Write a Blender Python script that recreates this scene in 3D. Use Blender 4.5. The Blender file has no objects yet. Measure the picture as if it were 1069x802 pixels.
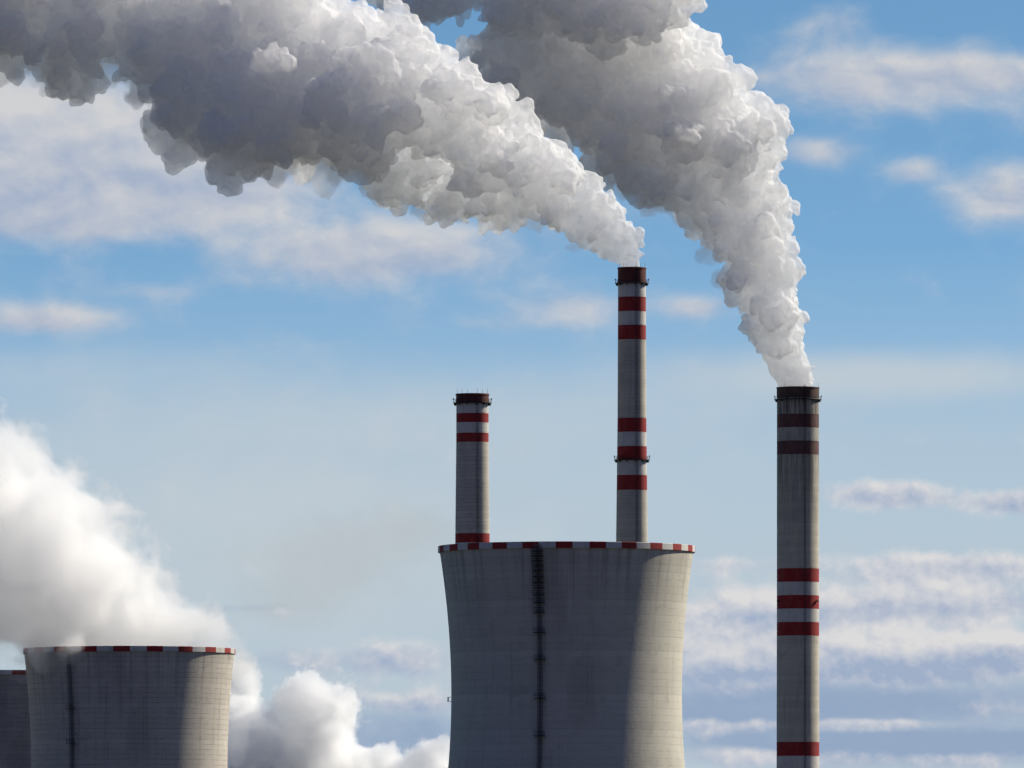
import bpy, bmesh, math, random
import numpy as np
from mathutils import Vector

# ------------------------------------------------------------------ basics
R = math.radians
scene = bpy.context.scene
COL = scene.collection
random.seed(7)
K = 9.16e-5            # radians seen by one picture unit of the 1069-wide frame
HORIZON = 996.0        # where the (unseen) horizon lies in those units
CAM_Z = 3.0

def at(x, y, d):
    """direction (x, y) of the frame at distance d -> world point"""
    return Vector(((x - 534.5) * K * d, d, CAM_Z + (HORIZON - y) * K * d))

# ------------------------------------------------------------------ camera
cd = bpy.data.cameras.new('camera')
cam = bpy.data.objects.new('camera', cd); COL.objects.link(cam)
cam.location = (0, 0, CAM_Z); cam.rotation_euler = (R(90), 0, 0)
cd.sensor_width = 36.0
cd.lens = 36.0 / (1069 * K)
cd.shift_y = (HORIZON - 401) / 1069
cd.clip_start = 1.0; cd.clip_end = 60000.0
scene.camera = cam

# ------------------------------------------------------------------ render / exposure
scene.view_settings.view_transform = 'Standard'
scene.view_settings.look = 'None'
scene.view_settings.exposure = 0.25
scene.view_settings.gamma = 1.0
scene.view_settings.use_curve_mapping = False
scene.render.engine = 'CYCLES'
cy = scene.cycles
cy.max_bounces = 24; cy.diffuse_bounces = 6; cy.glossy_bounces = 2
cy.transmission_bounces = 2; cy.volume_bounces = 11; cy.transparent_max_bounces = 48
cy.use_denoising = True
cy.use_adaptive_sampling = True; cy.adaptive_threshold = 0.04
cy.caustics_reflective = False; cy.caustics_refractive = False

# ------------------------------------------------------------------ sun
SUN_EL, SUN_AZ = R(35), R(59)       # azimuth measured from +Y (view) towards +X (right): behind and right of the towers
sun_dir = Vector((math.sin(SUN_AZ) * math.cos(SUN_EL), math.cos(SUN_AZ) * math.cos(SUN_EL), math.sin(SUN_EL)))
sl = bpy.data.lights.new('sun', 'SUN'); sl.energy = 5.0; sl.angle = R(0.53); sl.color = (1.0, 0.925, 0.80)
sun = bpy.data.objects.new('sun', sl); COL.objects.link(sun)
sun.rotation_euler = (-sun_dir).to_track_quat('-Z', 'Y').to_euler()
sun.location = (900, 1500, 1200)

# ------------------------------------------------------------------ node helper
class NT:
    def __init__(s, tree):
        s.t = tree; s.n = tree.nodes; s.l = tree.links
    def put(s, sock, v):
        if isinstance(v, bpy.types.NodeSocket): s.l.new(v, sock)
        else: sock.default_value = v
    def m(s, op, a, b=0.0, c=0.0, clamp=False):
        n = s.n.new('ShaderNodeMath'); n.operation = op; n.use_clamp = clamp
        for i, v in enumerate((a, b, c)): s.put(n.inputs[i], v)
        return n.outputs[0]
    def v(s, op, a, b=(0, 0, 0)):
        n = s.n.new('ShaderNodeVectorMath'); n.operation = op
        s.put(n.inputs[0], a); s.put(n.inputs[1], b)
        return n.outputs['Value'] if op in ('LENGTH', 'DOT_PRODUCT', 'DISTANCE') else n.outputs[0]
    def comb(s, x, y, z=0.0):
        n = s.n.new('ShaderNodeCombineXYZ')
        for i, v in enumerate((x, y, z)): s.put(n.inputs[i], v)
        return n.outputs[0]
    def sep(s, v):
        n = s.n.new('ShaderNodeSeparateXYZ'); s.l.new(v, n.inputs[0]); return n.outputs
    def noise(s, vec, scale, detail=6.0, rough=0.55, dist=0.0, dim='3D'):
        n = s.n.new('ShaderNodeTexNoise'); n.noise_dimensions = dim
        s.put(n.inputs['Vector'], vec); n.inputs['Scale'].default_value = scale
        n.inputs['Detail'].default_value = detail; n.inputs['Roughness'].default_value = rough
        n.inputs['Distortion'].default_value = dist
        return n.outputs['Fac']
    def mix(s, f, a, b, mode='MIX'):
        n = s.n.new('ShaderNodeMix'); n.data_type = 'RGBA'; n.blend_type = mode
        s.put(n.inputs[0], f)
        for i, v in ((6, a), (7, b)):
            s.put(n.inputs[i], v if isinstance(v, bpy.types.NodeSocket) else (*v, 1.0) if len(v) == 3 else v)
        return n.outputs[2]
    def sstep(s, x, a, b):
        n = s.n.new('ShaderNodeMapRange'); n.interpolation_type = 'SMOOTHSTEP'
        s.put(n.inputs[0], x); n.inputs[1].default_value = a; n.inputs[2].default_value = b
        return n.outputs[0]
    def ramp(s, x, stops):
        n = s.n.new('ShaderNodeValToRGB'); s.put(n.inputs[0], x)
        e = n.color_ramp.elements
        while len(e) < len(stops): e.new(0.5)
        for i, (p, c) in enumerate(stops): e[i].position = p; e[i].color = (*c, 1)
        return n.outputs[0]

def lin(r, g, b):
    f = lambda c: (c / 255 / 12.92) if c <= 10 else ((c / 255 + 0.055) / 1.055) ** 2.4
    return (f(r), f(g), f(b))

# ------------------------------------------------------------------ sky
world = bpy.data.worlds.new("World"); scene.world = world; world.use_nodes = True
W = NT(world.node_tree); W.n.clear()
SKY = 0.1
tc = W.n.new('ShaderNodeTexCoord')
gx, gy, gz = W.sep(tc.outputs['Generated'])
az = W.m('ARCTAN2', gx, gy)
el = W.m('ARCSINE', gz)
# thin clear air: the blue sits lower over the horizon than the standard atmosphere has it
zz = W.m('MULTIPLY', W.m('MAXIMUM', gz, 0.0), 6.5)
zl = W.m('SUBTRACT', 1.0, W.m('EXPONENT', W.m('MULTIPLY', zz, -1.0)))
hn = W.m('SQRT', W.m('MAXIMUM', W.m('SUBTRACT', 1.0, W.m('MULTIPLY', zl, zl)), 0.001))
hl = W.m('MAXIMUM', W.m('SQRT', W.m('ADD', W.m('MULTIPLY', gx, gx), W.m('MULTIPLY', gy, gy))), 0.001)
skyvec = W.comb(W.m('MULTIPLY', W.m('DIVIDE', gx, hl), hn), W.m('MULTIPLY', W.m('DIVIDE', gy, hl), hn), zl)
sk = W.n.new('ShaderNodeTexSky'); sk.sky_type = 'NISHITA'; sk.sun_disc = False
sk.sun_elevation = SUN_EL; sk.sun_rotation = SUN_AZ
sk.altitude = 200; sk.air_density = 1.0; sk.dust_density = 0.15; sk.ozone_density = 1.0
W.l.new(skyvec, sk.inputs[0])
sky = W.mix(1.0, sk.outputs[0], (0.77, 1.05, 1.07), 'MULTIPLY')

def ang(x, y): return ((x - 534.5) * K, (HORIZON - y) * K)
S = 1.0 / (100 * K)                       # noise unit: 100 picture units
pos = W.comb(W.m('MULTIPLY', az, S), W.m('MULTIPLY', el, S * 1.5))
wn = W.n.new('ShaderNodeTexNoise'); W.l.new(pos, wn.inputs['Vector']); wn.inputs['Scale'].default_value = 0.9; wn.inputs['Detail'].default_value = 3
warp = W.v('MULTIPLY', W.v('SUBTRACT', wn.outputs['Color'], (0.5, 0.5, 0.5)), (0.65, 0.5, 0.4))
p1 = W.v('ADD', pos, warp)
p2 = W.v('ADD', p1, (0.10, 0.22, 0.0))
n1 = W.noise(p1, 1.2, 9, 0.55)
n2 = W.noise(p2, 1.2, 4, 0.52)
dirv = W.comb(az, el)

def blob_sum(blobs, lift=0.0):
    tot = None
    for x, y, rx, ry, s in blobs:
        a, e = ang(x, y - lift * ry)
        d = W.v('MULTIPLY', W.v('SUBTRACT', dirv, (a, e, 0)), (1 / (rx * K), 1 / (ry * K), 0))
        g = W.m('MULTIPLY', W.m('EXPONENT', W.m('MULTIPLY', W.v('DOT_PRODUCT', d, d), -1.0)), s)
        tot = g if tot is None else W.m('ADD', tot, g)
    return tot
HIGH = [(60, 150, 210, 75, 1.1), (240, 195, 110, 40, 0.9), (20, 195, 120, 45, 0.7), (90, 235, 110, 22, 0.55), (330, 270, 90, 35, 0.75), (450, 262, 110, 36, 0.75),
                 (45, 334, 85, 17, 0.95), (150, 305, 60, 12, 0.4), (600, 322, 60, 22, 0.75), (722, 322, 36, 14, 0.75), (925, 85, 150, 34, 0.95), (1040, 80, 70, 20, 0.6),
                 (848, 160, 42, 17, 0.8), (1052, 208, 58, 30, 0.9), (955, 180, 30, 14, 0.5), (700, 210, 120, 30, 0.4),
                 (870, 30, 40, 20, 0.4), (500, 340, 80, 12, 0.3), (-150, 120, 150, 90, 0.9), (1250, 150, 150, 60, 0.7), (300, -150, 400, 60, 0.7), (900, -200, 300, 70, 0.7)]
LOW = [(925, 516, 72, 17, 1.0), (1060, 526, 52, 15, 0.95), (990, 592, 90, 16, 0.8), (790, 640, 75, 20, 0.9), (1000, 632, 90, 18, 0.95),
                (870, 640, 60, 14, 0.6), (960, 690, 110, 26, 1.0), (1060, 680, 60, 18, 0.8), (750, 700, 60, 26, 0.85), (900, 757, 110, 8, 0.8), (740, 760, 60, 10, 0.6),
                (1000, 795, 160, 12, 0.6), (900, 690, 190, 30, 0.55), (920, 615, 190, 45, 0.45), (760, 660, 80, 40, 0.45), (1050, 740, 60, 14, 0.5), (780, 790, 90, 12, 0.6), (400, 690, 120, 26, 0.7), (440, 735, 90, 14, 0.7), (300, 640, 60, 8, 0.3), (760, 590, 60, 10, 0.4), (300, 860, 500, 30, 0.9), (900, 860, 400, 30, 0.9)]
high = blob_sum(HIGH); low = blob_sum(LOW); low_up = blob_sum(LOW, 0.7); high_up = blob_sum(HIGH, 0.6)
p4 = W.v('ADD', W.comb(W.m('MULTIPLY', az, S), W.m('MULTIPLY', el, S * 1.1), 3.7), W.v('MULTIPLY', warp, (0.5, 0.5, 0.5)))
n4 = W.noise(p4, 1.9, 9, 0.60); n5 = W.noise(W.v('ADD', p4, (0.06, 0.10, 0)), 1.9, 4, 0.56)
veil = blob_sum([(930, 392, 260, 28, 0.9), (80, 385, 260, 30, 0.35), (480, 430, 420, 40, 0.4), (330, 580, 200, 110, 0.6), (150, 500, 200, 90, 0.35), (590, 520, 300, 100, 0.3)])
dk = blob_sum([(950, 735, 230, 34, 1.1), (960, 790, 220, 18, 0.9), (1060, 690, 40, 16, 0.6), (760, 740, 90, 40, 0.8), (820, 630, 90, 9, 0.7), (900, 640, 70, 10, 0.6), (1000, 775, 200, 12, 0.8), (420, 770, 120, 45, 0.9),
               (360, 690, 140, 16, 0.6), (260, 635, 60, 6, 0.5), (770, 635, 50, 8, 0.6), (960, 605, 90, 8, 0.4)])

def cover(b, n, t0, t1, amp):
    return W.sstep(W.m('ADD', b, W.m('MULTIPLY', W.m('SUBTRACT', n, 0.5), amp)), t0, t1)
def lit_of(b, up, k, na, nb):
    return W.m('ADD', W.m('ADD', 0.6, W.m('MULTIPLY', W.m('SUBTRACT', na, nb), 2.2)), W.m('MULTIPLY', W.m('SUBTRACT', up, b), k), clamp=True)
def rad(rgb): return tuple(c / SKY / 2 ** 0.25 for c in lin(*rgb))
# haze layer that whitens the lowest degrees
hz = W.ramp(W.m('DIVIDE', el, 1000 * K), [(0.0, (1, 1, 1)), (0.40, (0.95,) * 3), (0.54, (0.75,) * 3), (0.64, (0.25,) * 3), (0.74, (0.03,) * 3), (1.0, (0, 0, 0))])
c0 = W.mix(hz, sky, rad((184, 199, 210)))
c0 = W.mix(W.m('MULTIPLY', cover(dk, n4, 0.15, 1.1, 1.0), 0.88), c0, rad((142, 163, 194)))
c0 = W.mix(W.m('MULTIPLY', cover(veil, n1, 0.0, 1.1, 0.5), 0.8), c0, rad((196, 205, 211)))
sm = blob_sum([(335, 590, 95, 45, 0.9), (425, 555, 70, 32, 0.6), (300, 640, 60, 25, 0.4)])
c0 = W.mix(W.m('MULTIPLY', cover(sm, n4, 0.1, 1.0, 1.2), 0.30), c0, rad((172, 173, 170)))
hc = W.mix(lit_of(high, high_up, 0.6, n1, n2), rad((172, 182, 202)), rad((217, 214, 212)))
c0 = W.mix(W.m('MULTIPLY', cover(high, n1, 0.02, 0.95, 1.0), 0.88), c0, hc)
lc = W.mix(lit_of(low, low_up, 0.75, n4, n5), rad((158, 174, 200)), rad((222, 220, 220)))
c0 = W.mix(W.m('MULTIPLY', cover(low, n4, 0.22, 0.80, 1.15), 0.95), c0, lc)
# broken cloud over the rest of the dome, away from the picture
p3 = W.v('MULTIPLY', tc.outputs['Generated'], (1, 1, 2.5))
n3 = W.noise(p3, 2.6, 6, 0.6)
c0 = W.mix(W.m('MULTIPLY', W.sstep(n3, 0.60, 0.80), W.sstep(gz, 0.12, 0.25)), c0, rad((150, 158, 172)))
# unseen dark blue sky added behind the viewer, to deepen shade on facing sides
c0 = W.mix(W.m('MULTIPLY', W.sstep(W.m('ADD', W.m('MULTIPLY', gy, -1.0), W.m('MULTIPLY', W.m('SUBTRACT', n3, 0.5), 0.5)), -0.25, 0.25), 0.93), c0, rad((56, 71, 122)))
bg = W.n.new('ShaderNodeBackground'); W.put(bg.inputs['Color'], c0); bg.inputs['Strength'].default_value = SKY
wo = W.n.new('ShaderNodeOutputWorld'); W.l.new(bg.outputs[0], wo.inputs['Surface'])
world.cycles.sampling_method = 'NONE'; world.cycles.sample_map_resolution = 1024

# ------------------------------------------------------------------ materials
def new_mat(name):
    m = bpy.data.materials.new(name); m.use_nodes = True
    t = NT(m.node_tree); t.n.clear()
    out = t.n.new('ShaderNodeOutputMaterial'); b = t.n.new('ShaderNodeBsdfPrincipled')
    t.l.new(b.outputs[0], out.inputs['Surface'])
    b.inputs['Roughness'].default_value = 0.85; b.inputs['Specular IOR Level'].default_value = 0.25
    return m, t, b, out

def concrete(name, base, lift, radius, streak=0.5, dirt=(0.10, 0.095, 0.08), joint=0.35, panels=0, soot=None, runs=None):
    """weathered concrete of poured lifts, in the object's own coordinates (axis = z)"""
    m, t, b, out = new_mat(name)
    c = t.n.new('ShaderNodeTexCoord').outputs['Object']
    x, y, z = t.sep(c)
    th = t.m('ARCTAN2', x, y)
    arc = t.m('MULTIPLY', th, radius)
    cyl = t.comb(arc, z, 0)
    row = t.m('FLOOR', t.m('DIVIDE', z, lift))
    wn = t.n.new('ShaderNodeTexWhiteNoise'); wn.noise_dimensions = '1D'; t.put(wn.inputs['W'], row)
    col = t.mix(wn.outputs['Value'], tuple(k * 0.92 for k in base), tuple(k * 1.05 for k in base))
    big = t.noise(t.v('MULTIPLY', cyl, (0.10, 0.05, 1)), 1.0, 6, 0.6)
    col = t.mix(t.m('MULTIPLY', t.sstep(big, 0.45, 0.75), 0.45), col, tuple(k * 0.55 for k in base))
    st = t.noise(t.v('MULTIPLY', cyl, (0.9, 0.035, 1)), 1.0, 7, 0.65)
    col = t.mix(t.m('MULTIPLY', t.sstep(st, 0.52, 0.78), streak), col, dirt)
    st2 = t.noise(t.v('MULTIPLY', cyl, (1.3, 0.06, 1)), 1.0, 4, 0.5)
    col = t.mix(t.m('MULTIPLY', t.sstep(st2, 0.60, 0.80), 0.25), col, tuple(min(0.6, k * 1.4) for k in base))
    fr = t.m('FRACT', t.m('DIVIDE', z, lift))
    jl = t.m('LESS_THAN', fr, 0.13)
    jn = t.noise(t.v('MULTIPLY', cyl, (0.25, 0.8, 1)), 1.0, 3, 0.6)
    col = t.mix(t.m('MULTIPLY', jl, t.m('MULTIPLY', t.sstep(jn, 0.35, 0.6), joint)), col, dirt)
    if panels:
        pf = t.m('FRACT', t.m('MULTIPLY', t.m('DIVIDE', th, 2 * math.pi), panels))
        col = t.mix(t.m('MULTIPLY', t.m('LESS_THAN', pf, 0.07), t.m('MULTIPLY', t.sstep(jn, 0.4, 0.65), joint * 0.5)), col, dirt)
    patch = t.noise(t.v('MULTIPLY', cyl, (0.22, 0.30, 1)), 1.0, 5, 0.62, 0.6)
    col = t.mix(t.m('MULTIPLY', t.sstep(patch, 0.56, 0.66), 0.30), col, tuple(k * 0.62 for k in base))
    if runs:   # dark water runs from the rim, thinning downwards
        rn = t.noise(t.v('MULTIPLY', cyl, (0.55, 0.012, 1)), 1.0, 6, 0.7)
        g = t.m('MULTIPLY', t.sstep(z, runs[0], runs[1] + 4), t.sstep(rn, 0.46, 0.66))
        col = t.mix(t.m('MULTIPLY', g, 0.40), col, dirt)
    if soot:   # (z from, z to): soot washed down from the mouth
        g = t.m('MULTIPLY', t.sstep(z, soot[0], soot[1]), t.sstep(st, 0.30, 0.62))
        col = t.mix(t.m('MULTIPLY', g, 0.85), col, (0.045, 0.042, 0.04))
    t.put(b.inputs['Base Color'], col)
    bp = t.n.new('ShaderNodeBump'); bp.inputs['Strength'].default_value = 0.35; bp.inputs['Distance'].default_value = 0.08
    t.put(bp.inputs['Height'], t.m('ADD', t.noise(cyl, 0.8, 6, 0.6), t.m('MULTIPLY', jl, -0.6)))
    t.l.new(bp.outputs[0], b.inputs['Normal'])
    return m

def paint(name, base, wear, fade=0.35, radius=8.0, grime=(0.08, 0.07, 0.06), rough=0.7):
    m, t, b, out = new_mat(name)
    c = t.n.new('ShaderNodeTexCoord').outputs['Object']
    x, y, z = t.sep(c)
    cyl = t.comb(t.m('MULTIPLY', t.m('ARCTAN2', x, y), radius), z, 0)
    n = t.noise(t.v('MULTIPLY', cyl, (0.35, 0.2, 1)), 1.0, 6, 0.6)
    col = t.mix(t.m('MULTIPLY', t.sstep(n, 0.42, 0.70), fade), base, wear)
    st = t.noise(t.v('MULTIPLY', cyl, (1.4, 0.06, 1)), 1.0, 6, 0.65)
    col = t.mix(t.m('MULTIPLY', t.sstep(st, 0.50, 0.75), 0.45), col, grime)
    t.put(b.inputs['Base Color'], col); b.inputs['Roughness'].default_value = rough
    return m

M_red = paint('red_band_paint', (0.30, 0.022, 0.020), (0.36, 0.09, 0.07))
M_oldred = paint('faded_red_band_paint', (0.115, 0.050, 0.045), (0.17, 0.11, 0.095), 0.6)
M_white = paint('white_band_paint', (0.62, 0.60, 0.55), (0.42, 0.40, 0.36))
M_dirtywhite = paint('grimy_white_band_paint', (0.42, 0.40, 0.35), (0.22, 0.21, 0.18), 0.6)
M_cap = paint('sooty_red_cap', (0.10, 0.028, 0.022), (0.20, 0.05, 0.035), 0.5, grime=(0.02, 0.018, 0.016))
M_blackcap = paint('sooty_brown_cap', (0.075, 0.045, 0.035), (0.16, 0.09, 0.06), 0.5, grime=(0.02, 0.018, 0.016))
M_steel = paint('dark_steel', (0.035, 0.034, 0.036), (0.07, 0.06, 0.05), 0.5, rough=0.6)
M_ladder = paint('weathered_ladder_steel', (0.22, 0.215, 0.21), (0.26, 0.23, 0.20), 0.6, rough=0.6)
M_inside = paint('sooty_liner', (0.03, 0.028, 0.026), (0.05, 0.045, 0.04), 0.4)
M_lamp = paint('lamp_red', (0.25, 0.02, 0.02), (0.2, 0.03, 0.03), 0.2, rough=0.3)

# ------------------------------------------------------------------ mesh helpers
def link(name, me, mats, parent=None, smooth=True):
    for m in mats: me.materials.append(m)
    o = bpy.data.objects.new(name, me); COL.objects.link(o)
    if parent is not None: o.parent = parent
    if smooth:
        me.polygons.foreach_set('use_smooth', [True] * len(me.polygons))
    return o
def from_bm(name, bm, mats, parent=None, smooth=False):
    me = bpy.data.meshes.new(name); bm.to_mesh(me); bm.free()
    return link(name, me, mats, parent, smooth)
def thing(name, loc, label, cat, group=None):
    o = bpy.data.objects.new(name, None); COL.objects.link(o); o.location = loc
    o['label'] = label; o['category'] = cat
    if group: o['group'] = group
    return o
def lathe(bm, rings, seg, mat_of=lambda i, j: 0, close=False, phase=0.0):
    """rings: (radius, z) list; faces get the material index mat_of(ring, segment)"""
    vs = [[bm.verts.new((r * math.sin(phase + 2 * math.pi * j / seg), -r * math.cos(phase + 2 * math.pi * j / seg), z)) for j in range(seg)] for r, z in rings]
    n = len(rings)
    for i in range(n if close else n - 1):
        a, b2 = vs[i], vs[(i + 1) % n]
        for j in range(seg):
            f = bm.faces.new((a[j], a[(j + 1) % seg], b2[(j + 1) % seg], b2[j])); f.material_index = mat_of(i, j)
def box(bm, c, size, ax=None):
    """box of full size (sx, sy, sz) at c, its axes ax = (u, v, w)"""
    u, v, w = ax or (Vector((1, 0, 0)), Vector((0, 1, 0)), Vector((0, 0, 1)))
    c = Vector(c); q = []
    for k in (-1, 1):
        for a, b2 in ((-1, -1), (1, -1), (1, 1), (-1, 1)):
            q.append(bm.verts.new(c + u * (a * size[0] / 2) + v * (b2 * size[1] / 2) + w * (k * size[2] / 2)))
    for f in ((3, 2, 1, 0), (4, 5, 6, 7), (0, 1, 5, 4), (1, 2, 6, 5), (2, 3, 7, 6), (3, 0, 4, 7)):
        bm.faces.new([q[i] for i in f])

# ------------------------------------------------------------------ ground
gm, gt, gb, _ = new_mat('winter_fields')
gc = gt.n.new('ShaderNodeTexCoord').outputs['Object']
gn = gt.noise(gt.v('MULTIPLY', gc, (0.004, 0.004, 0.004)), 1.0, 6, 0.6)
gt.put(gb.inputs['Base Color'], gt.mix(gt.sstep(gn, 0.4, 0.6), (0.058, 0.066, 0.054), (0.078, 0.074, 0.068)))
bm = bmesh.new()
q = [bm.verts.new(p) for p in ((-30000, -20000, 0), (30000, -20000, 0), (30000, 40000, 0), (-30000, 40000, 0))]
bm.faces.new(q)
g = from_bm('ground', bm, [gm]); g['kind'] = 'structure'; g['label'] = 'brown and green fields around the power station'

# ------------------------------------------------------------------ cooling towers
def cooling_tower(x, y_rim, d, r_px, throat_px, throat_dy, c_px, nseg_red, red_phase, label, shell_mat, inner_mat, ladder_az, band_h):
    k = K * d
    top = at(x, y_rim, d)
    root = thing('cooling_tower', (top.x, d, 0), label, 'cooling tower', 'hyperbolic cooling towers')
    H = top.z; a = throat_px * k; c = c_px * k; zt = H - throat_dy * k
    rad_at = lambda z: a * math.sqrt(1 + ((z - zt) / c) ** 2)
    n = 96
    zs = [H * i / n for i in range(n + 1)]
    zs[-1] = H - band_h * 0.15
    rings = [(rad_at(z), z) for z in zs] + [(rad_at(z) - 0.5, z) for z in reversed(zs)]
    bm = bmesh.new()
    lathe(bm, rings, 192, lambda i, j: 0 if i < len(zs) else 1)
    from_bm('shell', bm, [shell_mat, inner_mat], root, True)
    # painted ring beam round the mouth, standing proud of the shell
    bm = bmesh.new()
    rt = rad_at(H) + 0.22
    seg = nseg_red * 2 * 6
    ph = red_phase - (2 * math.pi / (nseg_red * 2)) / 2
    rr = [(rt - 0.40, H - band_h), (rt - 0.10, H - band_h), (rt, H - band_h + 0.08), (rt, H - 0.08), (rt - 0.08, H), (rt - 1.25, H), (rt - 1.25, H - band_h)]
    lathe(bm, rr, seg, lambda i, j: (j // 6) % 2, close=True, phase=ph)
    from_bm('rim_band', bm, [M_red, M_white], root, False)
    # caged ladder following the meridian, with rest platforms
    def fr(z):
        dz = 0.5
        s = (rad_at(z + dz) - rad_at(z - dz)) / (2 * dz)
        e = Vector((math.sin(ladder_az), -math.cos(ladder_az), 0)); u = Vector((math.cos(ladder_az), math.sin(ladder_az), 0))
        w = (e * s + Vector((0, 0, 1))).normalized(); nrm = (e - Vector((0, 0, s))).normalized()
        return e * rad_at(z) + Vector((0, 0, z)), u, nrm, w
    bm = bmesh.new()
    z = 4.0
    while z < H - band_h:
        p, u, nrm, w = fr(z + 1.0)
        box(bm, p + nrm * 0.12 - u * 0.15, (0.45, 0.10, 2.02), (u, nrm, w))
        for s in (-0.34, 0.34): box(bm, p + nrm * 0.28 + u * s, (0.13, 0.13, 2.02), (u, nrm, w))
        for s in (-0.5, 0, 0.5): box(bm, p + nrm * 0.95 + u * s, (0.10, 0.05, 2.02), (u, nrm, w))
        for s in (-0.62, 0.62): box(bm, p + nrm * 0.55 + u * s, (0.05, 0.16, 2.02), (u, nrm, w))
        for q in (-0.6, -0.2, 0.2, 0.6): box(bm, p + nrm * 0.28 + w * q, (0.62, 0.07, 0.07), (u, nrm, w))
        for q in (-0.5, 0.5):
            box(bm, p + nrm * 0.93 + w * q, (1.20, 0.07, 0.13), (u, nrm, w))
            for s in (-0.62, 0.62): box(bm, p + nrm * 0.50 + u * s + w * q, (0.06, 0.86, 0.13), (u, nrm, w))
        z += 2.0
    from_bm('ladder', bm, [M_ladder], root)
    return root, rad_at, H, fr

shell_a = concrete('pale_tower_concrete', (0.58, 0.55, 0.46), 1.7, 28, streak=0.30, joint=0.16, runs=(78, 97))
shell_b = concrete('panelled_tower_concrete', (0.57, 0.52, 0.445), 1.46, 28, streak=0.5, joint=0.42, panels=60, runs=(60, 87))
shell_c = concrete('dark_tower_concrete', (0.42, 0.39, 0.34), 1.5, 28, streak=0.5, joint=0.5, panels=60)
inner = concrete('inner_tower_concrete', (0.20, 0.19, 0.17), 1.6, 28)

tA, radA, HA, frA = cooling_tower(591.5, 570.5, 2500, 131, 120.4, 155, 326, 24, R(-1.4),
    'big grey cooling tower standing in front of two striped chimneys, without steam', shell_a, inner, R(-13.2), 1.55)
tB, radB, HB, frB = cooling_tower(135, 677.5, 3007, 109, 102.5, 125, 321, 20, R(-2.1),
    'concrete cooling tower with white steam pouring over its rim', shell_b, inner, R(-32.5), 1.55)
tC, radC, HC, frC = cooling_tower(12, 702, 3420, 96, 90, 110, 285, 20, R(7.6),
    'dark cooling tower mostly cut off, behind the steaming tower', shell_c, inner, R(-70), 1.5)

def platforms(root, fr, H, ys, d, w, h):
    for y in ys:
        z = CAM_Z + (HORIZON - y) * K * d
        p, u, nrm, wv = fr(z)
        bm = bmesh.new()
        box(bm, p + nrm * 0.75, (w, 1.5, 0.14), (u, nrm, Vector((0, 0, 1))))
        box(bm, p + nrm * 1.46 + Vector((0, 0, 0.62)), (w, 0.06, 0.10), (u, nrm, Vector((0, 0, 1))))
        box(bm, p + nrm * 1.46 + Vector((0, 0, 1.12)), (w, 0.06, 0.10), (u, nrm, Vector((0, 0, 1))))
        for s in (-w / 2 + 0.04, 0, w / 2 - 0.04):
            box(bm, p + nrm * 1.46 + u * s + Vector((0, 0, 0.6)), (0.07, 0.09, 1.2), (u, nrm, Vector((0, 0, 1))))
        for s in (-w / 2 + 0.1, w / 2 - 0.1):
            box(bm, p + nrm * 0.5 + u * s - Vector((0, 0, 0.5)), (0.10, 0.9, 0.10), (u, nrm, (nrm + Vector((0, 0, 0.8))).normalized()))
        from_bm('platform', bm, [M_steel], root)
platforms(tA, frA, HA, [580, 585, 590, 595, 600, 606, 612, 618, 625, 633, 643, 664, 692, 732, 771], 2500, 2.6, 1.2)
platforms(tB, frB, HB, [742, 778], 3007, 2.4, 1.2)
# little lamp bracket on the left flank of the big tower
bm = bmesh.new()
zl_ = CAM_Z + (HORIZON - 731) * K * 2500
rl = radA(zl_)
box(bm, (-(rl + 0.45), 0, zl_ - 0.3), (1.1, 0.5, 0.10)); box(bm, (-(rl + 0.75), 0, zl_ + 0.25), (0.30, 0.30, 0.9)); box(bm, (-(rl + 0.3), 0, zl_ + 0.7), (0.8, 0.12, 0.10))
from_bm('lamp_bracket', bm, [M_steel], tA)

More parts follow.
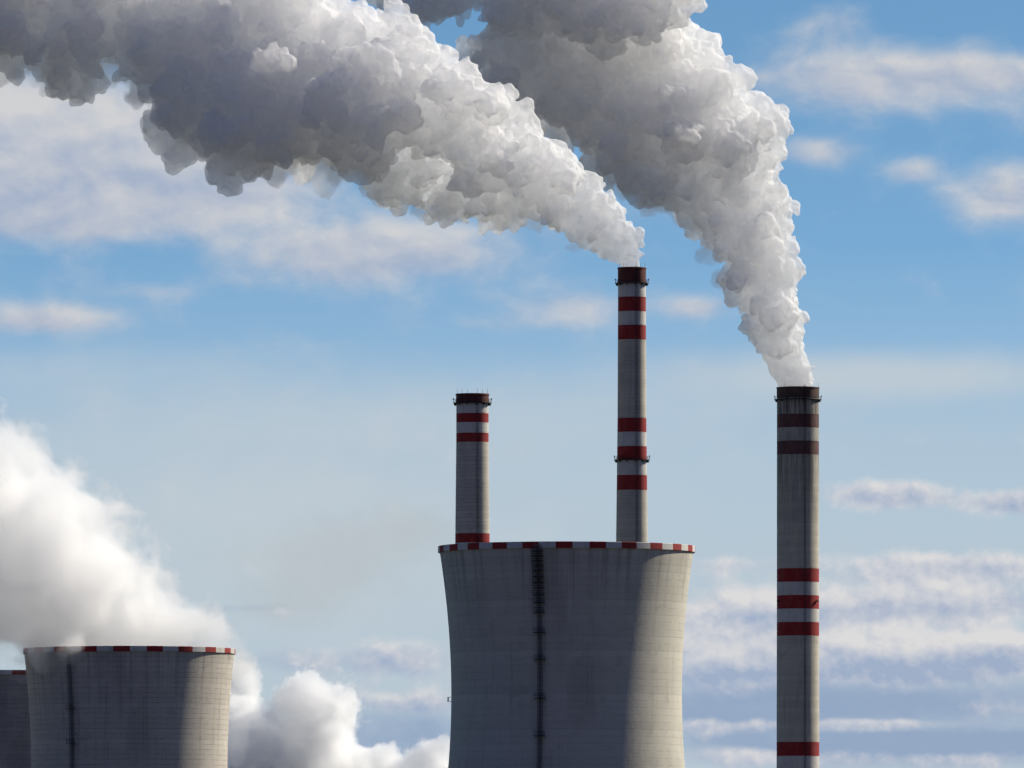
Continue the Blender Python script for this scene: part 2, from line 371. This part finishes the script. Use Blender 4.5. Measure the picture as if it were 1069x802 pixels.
# ------------------------------------------------------------------ chimneys
def chimney(x, d, y_top, w_px, profile, bands, label, mats, platforms_at, lift, cap_h, lamps=()):
    """profile: (y, half width) list; bands: (y from, y to, material index); mats[0] is the bare concrete, mats[1] the cap"""
    k = K * d
    zof = lambda y: CAM_Z + (HORIZON - y) * k
    root = thing('chimney', (at(x, y_top, d).x, d, 0), label, 'chimney', 'striped chimneys')
    pr = sorted((zof(y), w * k) for y, w in profile)
    def rad(z):
        if z <= pr[0][0]: return pr[0][1] + (pr[0][0] - z) * 0.006
        for (z0, r0), (z1, r1) in zip(pr, pr[1:]):
            if z <= z1: return r0 + (r1 - r0) * (z - z0) / (z1 - z0)
        return pr[-1][1]
    zt = zof(y_top)
    bz = [(zof(b), zof(a), m) for a, b, m in bands]
    cuts = {0.0, zt - cap_h}
    z = lift
    while z < zt - cap_h: cuts.add(round(z, 3)); z += lift
    for a, b, m in bz: cuts.add(a); cuts.add(b)
    cuts = sorted(c for c in cuts if c <= zt - cap_h + 1e-6)
    rings, mid = [], []
    for a, b in zip(cuts, cuts[1:]):
        if b - a < 0.02: continue
        mi = 0
        for za, zb, m in bz:
            if za - 1e-3 <= (a + b) / 2 <= zb + 1e-3: mi = m
        # each poured lift leans a touch outwards, so its top edge overhangs the next
        rings += [(rad(a) - 0.035, a), (rad(b) + 0.035, b)]; mid += [mi, mi]
    bm = bmesh.new()
    lathe(bm, rings, 96, lambda i, j: mid[i])
    from_bm('shaft', bm, mats, root, True).data.set_sharp_from_angle(angle=R(28))
    rc = rad(zt) + 0.10
    bm = bmesh.new()
    lathe(bm, [(rc - 0.9, zt - cap_h), (rc, zt - cap_h), (rc, zt - 0.55), (rc + 0.14, zt - 0.5), (rc + 0.14, zt - 0.1), (rc + 0.06, zt), (rc - 0.75, zt), (rc - 0.75, zt - 3.0), (rc - 0.9, zt - 3.0)], 96,
          lambda i, j: 0 if i < 6 else 1, close=True)
    from_bm('cap', bm, [mats[1], M_inside], root, True).data.set_sharp_from_angle(angle=R(30))
    for y in platforms_at:
        zp = zof(y); r0 = rad(zp) + 0.06; r1 = r0 + 0.95
        bm = bmesh.new()
        lathe(bm, [(r0, zp - 0.22), (r1, zp - 0.12), (r1, zp + 0.12), (r0, zp + 0.08)], 72, close=True)
        for j in range(12):
            t = 2 * math.pi * j / 12 + 0.2
            e = Vector((math.sin(t), -math.cos(t), 0)); u = Vector((math.cos(t), math.sin(t), 0))
            box(bm, e * (r0 + 0.4) + Vector((0, 0, zp - 0.5)), (0.12, 0.8, 0.5), (u, e, Vector((0, 0, 1))))
        pl = from_bm('platform', bm, [M_steel], root)
        bm = bmesh.new()
        for hh in (0.55, 1.1): lathe(bm, [(r1 - 0.10, zp + hh), (r1 - 0.02, zp + hh), (r1 - 0.02, zp + hh + 0.07), (r1 - 0.10, zp + hh + 0.07)], 72, close=True)
        for j in range(24):
            t = 2 * math.pi * j / 24
            e = Vector((math.sin(t), -math.cos(t), 0)); u = Vector((math.cos(t), math.sin(t), 0))
            box(bm, e * (r1 - 0.06) + Vector((0, 0, zp + 0.62)), (0.06, 0.06, 1.05), (u, e, Vector((0, 0, 1))))
        from_bm('railing', bm, [M_steel], pl)
        for t in (R(92), R(-91), R(20)):
            e = Vector((math.sin(t), -math.cos(t), 0)); u0 = Vector((math.cos(t), math.sin(t), 0))
            bm = bmesh.new(); box(bm, e * (r1 - 0.05) + Vector((0, 0, zp + 1.3)), (0.35, 0.35, 0.5), (u0, e, Vector((0, 0, 1))))
            from_bm('warning_lamp', bm, [M_lamp], pl)
    for j in range(6):
        t = 2 * math.pi * (j + 0.3) / 6
        bm = bmesh.new(); box(bm, (math.sin(t) * (rc - 0.3), -math.cos(t) * (rc - 0.3), zt + 0.7), (0.09, 0.09, 1.6))
        from_bm('lightning_rod', bm, [M_steel], root)
    # ladder up the shaft
    bm = bmesh.new()
    t = R(17); e = Vector((math.sin(t), -math.cos(t), 0)); u = Vector((math.cos(t), math.sin(t), 0))
    z = 3.0
    while z < zt - 1.0:
        r = rad(z) + 0.22
        for s in (-0.25, 0.25): box(bm, e * r + u * s + Vector((0, 0, z + 1)), (0.07, 0.07, 2.0), (u, e, Vector((0, 0, 1))))
        for s in (-0.32, 0.32): box(bm, e * (r + 0.5) + u * s + Vector((0, 0, z + 1)), (0.035, 0.04, 2.0), (u, e, Vector((0, 0, 1))))
        box(bm, e * (r + 0.5) + Vector((0, 0, z + 1)), (0.7, 0.05, 0.08), (u, e, Vector((0, 0, 1))))
        z += 2.0
    from_bm('ladder', bm, [M_steel], root)
    for tdeg, y in lamps:
        t = R(tdeg); e = Vector((math.sin(t), -math.cos(t), 0)); u = Vector((math.cos(t), math.sin(t), 0)); zp = zof(y)
        bm = bmesh.new(); box(bm, e * (rad(zp) + 0.45) + Vector((0, 0, zp)), (0.7, 0.9, 0.10), (u, e, Vector((0, 0, 1)))); box(bm, e * (rad(zp) + 0.5) + Vector((0, 0, zp + 0.45)), (0.5, 0.5, 0.8), (u, e, Vector((0, 0, 1))))
        from_bm('warning_lamp', bm, [M_steel], root)
    return root, zt

conc1 = concrete('light_chimney_concrete', (0.54, 0.505, 0.42), 1.25, 5, streak=0.35, joint=0.30)
conc2 = concrete('grey_chimney_concrete', (0.54, 0.51, 0.43), 1.2, 6, streak=0.25, joint=0.45)
conc3 = concrete('stained_chimney_concrete', (0.56, 0.52, 0.43), 1.5, 7.5, streak=0.5, joint=0.15, soot=(140, 222))

chimney(659.7, 3500, 279.5, 30, [(279.5, 14.4), (437, 15.0), (568, 16.6), (996, 23)],
        [(297, 310.5, 3), (310.5, 325.5, 2), (325.5, 340, 3), (340, 355, 2), (437, 451.4, 2), (451.4, 466.4, 3), (466.4, 480, 2), (480, 496.5, 3), (496.5, 512, 2)],
        'tall thin red and white banded chimney with smoke, between short chimney and right one', [conc1, M_cap, M_red, M_white], [296, 480.5], 1.25, 15.5 * K * 3500)
chimney(493.2, 3300, 411.3, 35, [(411.3, 16.8), (462, 16.9), (568, 18.0), (996, 25)],
        [(422, 432, 3), (432, 441.5, 2), (441.5, 452.5, 3), (452.5, 462, 2), (557.5, 567, 2), (567, 577, 3), (577, 587, 2)],
        'short banded chimney without any smoke, behind left edge of big cooling tower', [conc2, M_cap, M_red, M_white], [421], 1.2, 9.2 * K * 3300)
chimney(833.0, 3900, 404.5, 45, [(404.5, 21.9), (600, 22.0), (800, 22.3), (996, 25)],
        [(433, 447, 4), (447, 461, 5), (461, 475, 4), (594, 608, 2), (608, 622, 3), (622, 636, 2), (636, 650, 3), (650, 664, 2), (775, 789.5, 2), (789.5, 804, 3), (804, 818, 2)],
        'wide smoking chimney with sooty top and faded red bands, standing alone at right', [conc3, M_blackcap, M_red, M_white, M_oldred, M_dirtywhite], [417.5], 1.5, 11.0 * K * 3900,
        lamps=[(58, 629), (-64, 629)])

# ------------------------------------------------------------------ noise for the steam (numpy)
def _hash(ix, iy, iz, seed):
    h = (ix.astype(np.uint32) * np.uint32(374761393)) ^ (iy.astype(np.uint32) * np.uint32(668265263)) ^ (iz.astype(np.uint32) * np.uint32(2147483647)) ^ np.uint32((seed * 144269504) & 0xffffffff)
    h = (h ^ (h >> np.uint32(13))) * np.uint32(1274126177)
    h = (h ^ (h >> np.uint32(16))) * np.uint32(2246822519)
    return h ^ (h >> np.uint32(13))
def worley(p, seed):
    """distance to the nearest of one jittered point per unit cell"""
    c = np.floor(p).astype(np.int64); best = np.full(len(p), 9.0, np.float32)
    for dx in (-1, 0, 1):
        for dy in (-1, 0, 1):
            for dz in (-1, 0, 1):
                ix, iy, iz = c[:, 0] + dx, c[:, 1] + dy, c[:, 2] + dz
                h = _hash(ix & 0xffff, iy & 0xffff, iz & 0xffff, seed)
                fx = ix + (h & np.uint32(1023)) / 1023.0; fy = iy + ((h >> np.uint32(10)) & np.uint32(1023)) / 1023.0; fz = iz + ((h >> np.uint32(20)) & np.uint32(1023)) / 1023.0
                d = (p[:, 0] - fx) ** 2 + (p[:, 1] - fy) ** 2 + (p[:, 2] - fz) ** 2
                best = np.minimum(best, d)
    return np.sqrt(best)
def vnoise(p, seed):
    c = np.floor(p).astype(np.int64); f = p - c; f = f * f * f * (f * (f * 6 - 15) + 10)
    out = 0
    for dx in (0, 1):
        for dy in (0, 1):
            for dz in (0, 1):
                h = _hash((c[:, 0] + dx) & 0xffff, (c[:, 1] + dy) & 0xffff, (c[:, 2] + dz) & 0xffff, seed) / 4294967295.0
                w = (f[:, 0] if dx else 1 - f[:, 0]) * (f[:, 1] if dy else 1 - f[:, 1]) * (f[:, 2] if dz else 1 - f[:, 2])
                out = out + w * h
    return out * 2 - 1
def fbm(p, seed, n=3):
    s, a = 0, 1.0
    for i in range(n): s = s + a * vnoise(p * (2 ** i), seed + i); a *= 0.5
    return s
def billow(p, seed):
    """rounded heads with sharp valleys between"""
    return np.sqrt(np.clip(1.0 - (worley(p, seed) / 0.95) ** 2, 0, 1))

def remesh(me, voxel):
    o = bpy.data.objects.new('tmp', me); COL.objects.link(o)
    md = o.modifiers.new('r', 'REMESH'); md.mode = 'VOXEL'; md.voxel_size = voxel
    dg = bpy.context.evaluated_depsgraph_get(); dg.update()
    new = bpy.data.meshes.new_from_object(o.evaluated_get(dg))
    bpy.data.objects.remove(o); bpy.data.meshes.remove(me)
    return new
def coords(me):
    n = len(me.vertices); co = np.empty(n * 3, np.float32); me.vertices.foreach_get('co', co)
    no = np.empty(n * 3, np.float32); me.vertex_normals.foreach_get('vector', no)
    return co.reshape(-1, 3).astype(np.float64), no.reshape(-1, 3).astype(np.float64)
def setco(me, co):
    me.vertices.foreach_set('co', co.astype(np.float32).ravel()); me.update()

def ico(sub):
    b = bmesh.new(); bmesh.ops.create_icosphere(b, subdivisions=sub, radius=1.0)
    v = np.array([tuple(x.co) for x in b.verts]); f = np.array([[x.index for x in q.verts] for q in b.faces]); b.free()
    return v, f
ICO = {2: ico(2), 3: ico(3)}
def balls(name, c, r, sub, rng, old=None):
    """one mesh of squashed balls at c with radii r, joined to an older mesh if there is one"""
    v0, f0 = ICO[sub]; n = len(c)
    sq = rng.uniform(0.82, 1.18, (n, 1, 3))
    V = (v0[None] * sq * r[:, None, None] + c[:, None, :]).reshape(-1, 3)
    F = (f0[None] + (np.arange(n) * len(v0))[:, None, None]).reshape(-1, 3)
    loops, starts = F.ravel(), None
    tot = np.full(len(F), 3)
    if old is not None:
        nv = len(old.vertices); ov = np.empty(nv * 3, np.float32); old.vertices.foreach_get('co', ov)
        ol = np.empty(len(old.loops), np.int32); old.loops.foreach_get('vertex_index', ol)
        ot = np.empty(len(old.polygons), np.int32); old.polygons.foreach_get('loop_total', ot)
        V = np.concatenate([ov.reshape(-1, 3), V]); loops = np.concatenate([ol, loops + nv]); tot = np.concatenate([ot, tot])
        bpy.data.meshes.remove(old)
    me = bpy.data.meshes.new(name)
    me.vertices.add(len(V)); me.vertices.foreach_set('co', V.astype(np.float32).ravel())
    me.loops.add(len(loops)); me.loops.foreach_set('vertex_index', loops.astype(np.int32))
    me.polygons.add(len(tot)); me.polygons.foreach_set('loop_start', np.concatenate([[0], np.cumsum(tot)[:-1]]).astype(np.int32))
    me.update(calc_edges=True)
    return me

def plume(name, base, spheres, seed, voxel, heads, mat, label, warp, parent=None):
    """spheres: (centre, radius). The union grows heads on its skin, those heads grow smaller heads, and so on, as a boiling plume does"""
    rng = np.random.default_rng(seed)
    base = Vector(base)
    C = np.array([tuple(Vector(c) - base) for c, r in spheres]); Rr = np.array([r for c, r in spheres])
    me = remesh(balls(name, C, Rr, 3, rng), 1.6)
    def local_r(co):
        w = np.zeros(len(co)); s = np.zeros(len(co))
        for c, r in zip(C, Rr):
            q = np.exp(-np.maximum(0, (np.linalg.norm(co - c, axis=1) - r * 0.8)) / (0.35 * r + 1)) + 1e-6
            w += q; s += q * r
        return s / w
    for i, (rm, cov, vox) in enumerate(heads):
        co, no = coords(me)
        area = sum(p.area for p in me.polygons)
        n = int(area / (math.pi * rm * rm) * cov)
        pick = rng.integers(0, len(co), n)
        co, no = co[pick], no[pick]
        lr = local_r(co)
        # fewer small heads in the old smoke downwind and on the sagging underside; the rest in patches
        keep = 0.58 + 1.3 * vnoise(co / (rm * 4 + 6), seed + 40 + i)
        if rm < 6: keep *= 1 - 0.55 * np.clip((lr - 15) / 10, 0, 1)
        if rm < 3: keep *= 1 - 0.5 * np.clip(-no[:, 2], 0, 1)
        m = rng.random(n) < keep
        co, no, lr = co[m], no[m], lr[m]
        r = np.minimum(rm * np.exp(rng.normal(0, 0.45, len(co))), 0.50 * lr)
        r = np.minimum(r, 0.5 + 0.16 * np.maximum(co[:, 2], 0))
        c = co + no * (r * rng.uniform(-0.35, 0.35, len(co)))[:, None]
        me = remesh(balls(name, c, r, 3 if rm > 3 else 2, rng, me), vox)
        # the wind shears and wrinkles what has grown
        co, no = coords(me)
        k = np.clip(local_r(co) / 9, 0.15, 1)[:, None] * np.clip(co[:, 2:] / 8, 0, 1)
        wl = rm * 2.4
        co = co + warp * k * rm * (1.7 if rm < 5 else 0.9) * np.stack([vnoise(co / wl, seed + 70 + 5 * i + q) + 0.45 * vnoise(co / wl * 2.3, seed + 170 + 5 * i + q) for q in range(3)], 1)
        setco(me, co)
    co, no = coords(me)
    k = np.clip(local_r(co) / 8, 0.2, 1)
    d = 0.55 * k * (billow(co / 1.7, seed + 5) - 0.5) + 0.5 * k * vnoise(co / 2.4, seed + 6)
    down = np.clip(-no[:, 2], 0, 1)
    d += down * k * 2.4 * fbm(co / np.array([6.0, 6.0, 10.0]), seed + 8, 4)
    setco(me, co + no * d[:, None])
    me = remesh(me, voxel)
    # old smoke has lost its creases
    co, no = coords(me)
    ne = len(me.edges); e = np.empty(ne * 2, np.int32); me.edges.foreach_get('vertices', e); e = e.reshape(-1, 2)
    deg = np.bincount(e.ravel(), minlength=len(co)).clip(1)
    w = np.clip((local_r(co) - 10) / 9, 0, 0.85)[:, None]
    for it in range(7):
        q = np.stack([np.bincount(e[:, 0], co[e[:, 1], a], len(co)) + np.bincount(e[:, 1], co[e[:, 0], a], len(co)) for a in range(3)], 1) / deg[:, None]
        co = co + (q - co) * (w if it else np.maximum(w, 0.3))
    setco(me, co)
    o = link(name, me, [mat], parent, True)
    if parent is None:
        o.location = base; o['label'] = label; o['category'] = 'smoke plume'; o['group'] = 'smoke plumes'
    print('plume', name, len(me.vertices))
    return o

def smoke_mat(name, density, film, x_young, x_old, film_old):
    """scattering droplets inside, and the droplet skin of the dense heads, which thins out as the smoke ages downwind"""
    m = bpy.data.materials.new(name); m.use_nodes = True
    t = NT(m.node_tree); t.n.clear()
    out = t.n.new('ShaderNodeOutputMaterial')
    vs = t.n.new('ShaderNodeVolumeScatter'); vs.inputs['Color'].default_value = (1, 1, 1, 1); vs.inputs['Density'].default_value = density; vs.inputs['Anisotropy'].default_value = 0.0
    t.l.new(vs.outputs[0], out.inputs['Volume'])
    x = t.sep(t.n.new('ShaderNodeTexCoord').outputs['Object'])[0]
    f = t.n.new('ShaderNodeMapRange'); t.l.new(x, f.inputs[0])
    for q, v in enumerate((x_old, x_young, film_old, film)): f.inputs[q + 1].default_value = v
    tr = t.n.new('ShaderNodeBsdfTransparent'); df = t.n.new('ShaderNodeBsdfDiffuse'); tl = t.n.new('ShaderNodeBsdfTranslucent')
    for q in (df, tl): q.inputs['Color'].default_value = (0.97, 0.97, 0.97, 1)
    # curls too fine to be modelled
    p = t.n.new('ShaderNodeTexCoord').outputs['Object']
    vn = t.n.new('ShaderNodeTexNoise'); t.l.new(p, vn.inputs['Vector']); vn.inputs['Scale'].default_value = 0.5; vn.inputs['Detail'].default_value = 2
    pv = t.v('ADD', p, t.v('MULTIPLY', t.v('SUBTRACT', vn.outputs['Color'], (0.5, 0.5, 0.5)), (2.2, 2.2, 2.2)))
    vo = t.n.new('ShaderNodeTexVoronoi'); t.l.new(pv, vo.inputs['Vector']); vo.inputs['Scale'].default_value = 0.62
    if 'Detail' in vo.inputs: vo.inputs['Detail'].default_value = 1.0
    h = t.m('SUBTRACT', 1.0, t.m('MULTIPLY', vo.outputs['Distance'], vo.outputs['Distance']))
    h = t.m('ADD', h, t.m('MULTIPLY', t.noise(p, 0.9, 4, 0.6), 0.6))
    bp = t.n.new('ShaderNodeBump'); bp.inputs['Distance'].default_value = 0.7; t.l.new(h, bp.inputs['Height'])
    t.put(bp.inputs['Strength'], t.m('MULTIPLY', f.outputs[0], 1.0))
    t.l.new(bp.outputs[0], df.inputs['Normal'])
    dt = t.n.new('ShaderNodeMixShader'); dt.inputs[0].default_value = 0.39
    t.l.new(df.outputs[0], dt.inputs[1]); t.l.new(tl.outputs[0], dt.inputs[2])
    mx = t.n.new('ShaderNodeMixShader'); t.l.new(f.outputs[0], mx.inputs[0])
    t.l.new(tr.outputs[0], mx.inputs[1]); t.l.new(dt.outputs[0], mx.inputs[2]); t.l.new(mx.outputs[0], out.inputs['Surface'])
    return m

def circles(d, lst, seed, dlean=0.0, x0=0.0):
    """circles (x, y, r[, depth in r]) of the frame -> spheres round distance d; each big one gets smaller heads around it"""
    rng = random.Random(seed); out = []
    for c in lst:
        x, y, r = c[:3]; dz = c[3] if len(c) > 3 else 0.0
        k = K * d
        dd = d + dz * r * k + dlean * (x0 - x) * k
        p = at(x, y, d); p.y = dd
        out.append((p, r * k * 0.93 - min(6.5, max(0.0, 0.5 * (r * k - 6.5)))))
        if r > 24:
            for q in range(4):
                th = rng.uniform(0, 2 * math.pi); ph = rng.uniform(-0.9, 0.9)
                rr = r * k * rng.uniform(0.24, 0.46)
                o = Vector((math.cos(th) * math.cos(ph), math.sin(ph) * 1.0, math.sin(th) * math.cos(ph))) * (r * k * 0.85 - rr)
                out.append((p + o, rr))
    return out

dense_a = smoke_mat('thin_chimney_smoke', 0.11, 0.42, -45, -140, 0.27)
dense_b = smoke_mat('wide_chimney_smoke', 0.115, 0.42, -30, -120, 0.28)

P1 = [(658.5, 276, 13.5), (657, 266, 16), (650, 254, 19), (637, 243, 23), (619, 230, 29), (600, 212, 37), (578, 191, 48), (555, 180, 47), (526, 166, 45), (497, 150, 48), (467, 134, 54),
      (438, 118, 62, -.2), (452, 88, 42), (408, 105, 76), (402, 72, 60), (378, 68, 64, .3), (370, 118, 70, -.4), (320, 100, 76), (270, 112, 75, -.4), (250, 150, 36, -.8), (222, 62, 76), (192, 92, 54, -.5),
      (140, 25, 55), (80, 28, 60, -.3), (20, 18, 64), (-45, 15, 72), (-110, 5, 80), (300, 25, 80, .3), (200, 0, 75, .3), (100, -40, 75), (0, -60, 90), (-100, -70, 90), (360, 165, 28),
      (430, 190, 34, 1.2), (470, 196, 30, 1.2), (510, 206, 26, 1.0), (402, 182, 30, 1.4), (545, 217, 22, .8)]
plume_a = plume('smoke_plume', at(658, 279, 3500), circles(3500, P1, 3), 3, 0.46, [(11, 0.55, 1.2), (6.5, 0.8, 1.0), (3.5, 0.85, 0.7), (1.9, 0.9, 0.52), (1.05, 0.6, 0.42)], dense_a,
      'grey smoke plume from the thin chimney, crossing in front of the other plume', 0.30)
P2 = [(832.5, 402, 21), (832, 390, 22), (829, 376, 25), (823, 360, 31), (815, 343, 35), (806, 322, 39), (798, 300, 45), (789, 280, 50), (782, 255, 54), (773, 230, 56), (765, 200, 54),
      (750, 172, 56), (748, 140, 56), (735, 112, 52), (712, 78, 46), (722, 130, 72), (690, 110, 76), (650, 92, 76), (610, 78, 76), (565, 62, 66), (535, 62, 46), (712, 182, 44), (672, 186, 30), (640, 152, 34), (622, 132, 42), (692, 60, 60), (640, 40, 60), (580, 20, 60),
      (462, -8, 38, -2.2), (530, -4, 48, -2.0), (600, 2, 52, -1.9), (660, 2, 52, -1.8), (704, -10, 42, -1.6), (640, -60, 70), (560, -70, 70), (480, -70, 60), (400, -80, 70)]
plume_b = plume('smoke_plume', at(833, 404, 3900), circles(3900, P2, 5), 8, 0.5, [(12, 0.55, 1.3), (7, 0.8, 1.0), (3.8, 0.85, 0.75), (2.0, 0.9, 0.56), (1.15, 0.6, 0.46)], dense_b,
      'grey smoke plume rising from the wide sooty chimney at right', 0.30)
def soft_steam(name, base, spheres, seed, dens, nscale, thr, label, group, grow=1.45, amp=1.3, step=0.6, edge=0.5, parent=None):
    """open steam: a closed hull in which the droplet density falls off softly and raggedly round the given centres"""
    base = Vector(base)
    bm = bmesh.new()
    for c, r in spheres:
        e = bmesh.ops.create_icosphere(bm, subdivisions=3, radius=r * grow)
        for v in e['verts']: v.co += c - base
    me = bpy.data.meshes.new(name); bm.to_mesh(me); bm.free()
    me = remesh(me, 2.0)
    m = bpy.data.materials.new(name); m.use_nodes = True
    t = NT(m.node_tree); t.n.clear()
    out = t.n.new('ShaderNodeOutputMaterial')
    p = t.n.new('ShaderNodeTexCoord').outputs['Object']
    wn = t.n.new('ShaderNodeTexNoise'); t.l.new(p, wn.inputs['Vector']); wn.inputs['Scale'].default_value = nscale * 0.7; wn.inputs['Detail'].default_value = 1
    pw = t.v('ADD', p, t.v('MULTIPLY', t.v('SUBTRACT', wn.outputs['Color'], (0.5, 0.5, 0.5)), (10, 10, 10)))
    tot = None
    for c, r in spheres:
        q = t.v('MULTIPLY', t.v('SUBTRACT', pw, tuple(c - base)), (1 / r,) * 3)
        gg = t.m('EXPONENT', t.m('MULTIPLY', t.v('DOT_PRODUCT', q, q), -1.2))
        tot = gg if tot is None else t.m('MAXIMUM', tot, gg)
    n = t.noise(pw, nscale, 6, 0.62)
    f = t.m('ADD', tot, t.m('MULTIPLY', t.m('SUBTRACT', n, 0.5), amp))
    d = t.m('MULTIPLY', t.sstep(f, thr, thr + edge), dens)
    vs = t.n.new('ShaderNodeVolumeScatter'); vs.inputs['Color'].default_value = (1, 1, 1, 1); vs.inputs['Anisotropy'].default_value = 0.5
    t.put(vs.inputs['Density'], d)
    t.l.new(vs.outputs[0], out.inputs['Volume'])
    tr = t.n.new('ShaderNodeBsdfTransparent'); df = t.n.new('ShaderNodeBsdfDiffuse'); df.inputs['Color'].default_value = (0.9, 0.9, 0.9, 1)
    mx = t.n.new('ShaderNodeMixShader'); mx.inputs[0].default_value = 0.002
    t.l.new(tr.outputs[0], mx.inputs[1]); t.l.new(df.outputs[0], mx.inputs[2]); t.l.new(mx.outputs[0], out.inputs['Surface'])
    if hasattr(m, 'cycles') and hasattr(m.cycles, 'volume_step_rate'): m.cycles.volume_step_rate = step
    o = link(name, me, [m], parent, True)
    if parent is None:
        o.location = base; o['label'] = label; o['category'] = 'steam cloud'; o['group'] = group
    print('soft', name, len(me.vertices))
    return o

def plain(d, lst):
    out = []
    for c in lst:
        k = K * d; p = at(c[0], c[1], d); p.y = d + (c[3] if len(c) > 3 else 0) * c[2] * k
        out.append((p, c[2] * k))
    return out
wisp = smoke_mat('thin_smoke_wisps', 0.075, 0.05, -45, -140, 0.03)
F1 = [(632, 256, 9), (600, 254, 12), (560, 236, 15), (520, 220, 17), (470, 210, 22), (430, 206, 24), (395, 188, 28), (340, 174, 30), (290, 166, 32), (245, 160, 32), (210, 136, 30), (178, 120, 26), (155, 90, 30), (110, 72, 32), (60, 74, 34), (10, 70, 34)]
plume('smoke_fringe', at(658, 279, 3500), plain(3500, [(x, y, r * 0.62) for x, y, r in F1]), 14, 0.6, [(3.5, 0.9, 0.8), (1.8, 0.9, 0.6)], wisp, None, 0.9, parent=plume_a)
F2 = [(752, 296, 15), (738, 264, 18), (722, 232, 22), (692, 200, 24), (655, 178, 24)]
plume('smoke_fringe', at(833, 404, 3900), plain(3900, [(x, y, r * 0.72) for x, y, r in F2]), 15, 0.65, [(3.8, 0.9, 0.85), (2.0, 0.9, 0.65)], wisp, None, 0.9, parent=plume_b)
P3 = [(222, 668, 28), (207, 662, 30), (182, 656, 40), (122, 640, 62, .3), (95, 668, 42, -.3), (48, 679, 20, -3.6), (78, 677, 15, -6.2), (58, 600, 84), (5, 548, 76), (8, 484, 44), (-55, 520, 85), (-60, 590, 90), (72, 556, 42), (248, 690, 15, 1.5), (10, 638, 44)]
soft_steam('steam_cloud', at(135, 677, 3007), plain(3007, P3), 9, 0.13, 0.085, 0.20,
      'bright white steam pouring off the left cooling tower', 'steam clouds', amp=1.7, edge=0.25, step=0.22)
P4 = [(250, 715, 26, 1), (248, 750, 34), (260, 795, 52), (310, 800, 55), (335, 770, 44), (320, 735, 36), (348, 746, 36), (375, 805, 32), (400, 806, 30), (430, 808, 26), (455, 792, 24), (340, 850, 75), (420, 860, 60), (250, 860, 70)]
soft_steam('steam_cloud', at(330, 860, 4200), plain(4200, P4), 12, 0.21, 0.09, 0.33,
      'puffs of white steam low between the two cooling towers', 'steam clouds', amp=1.6, edge=0.16, step=0.2)
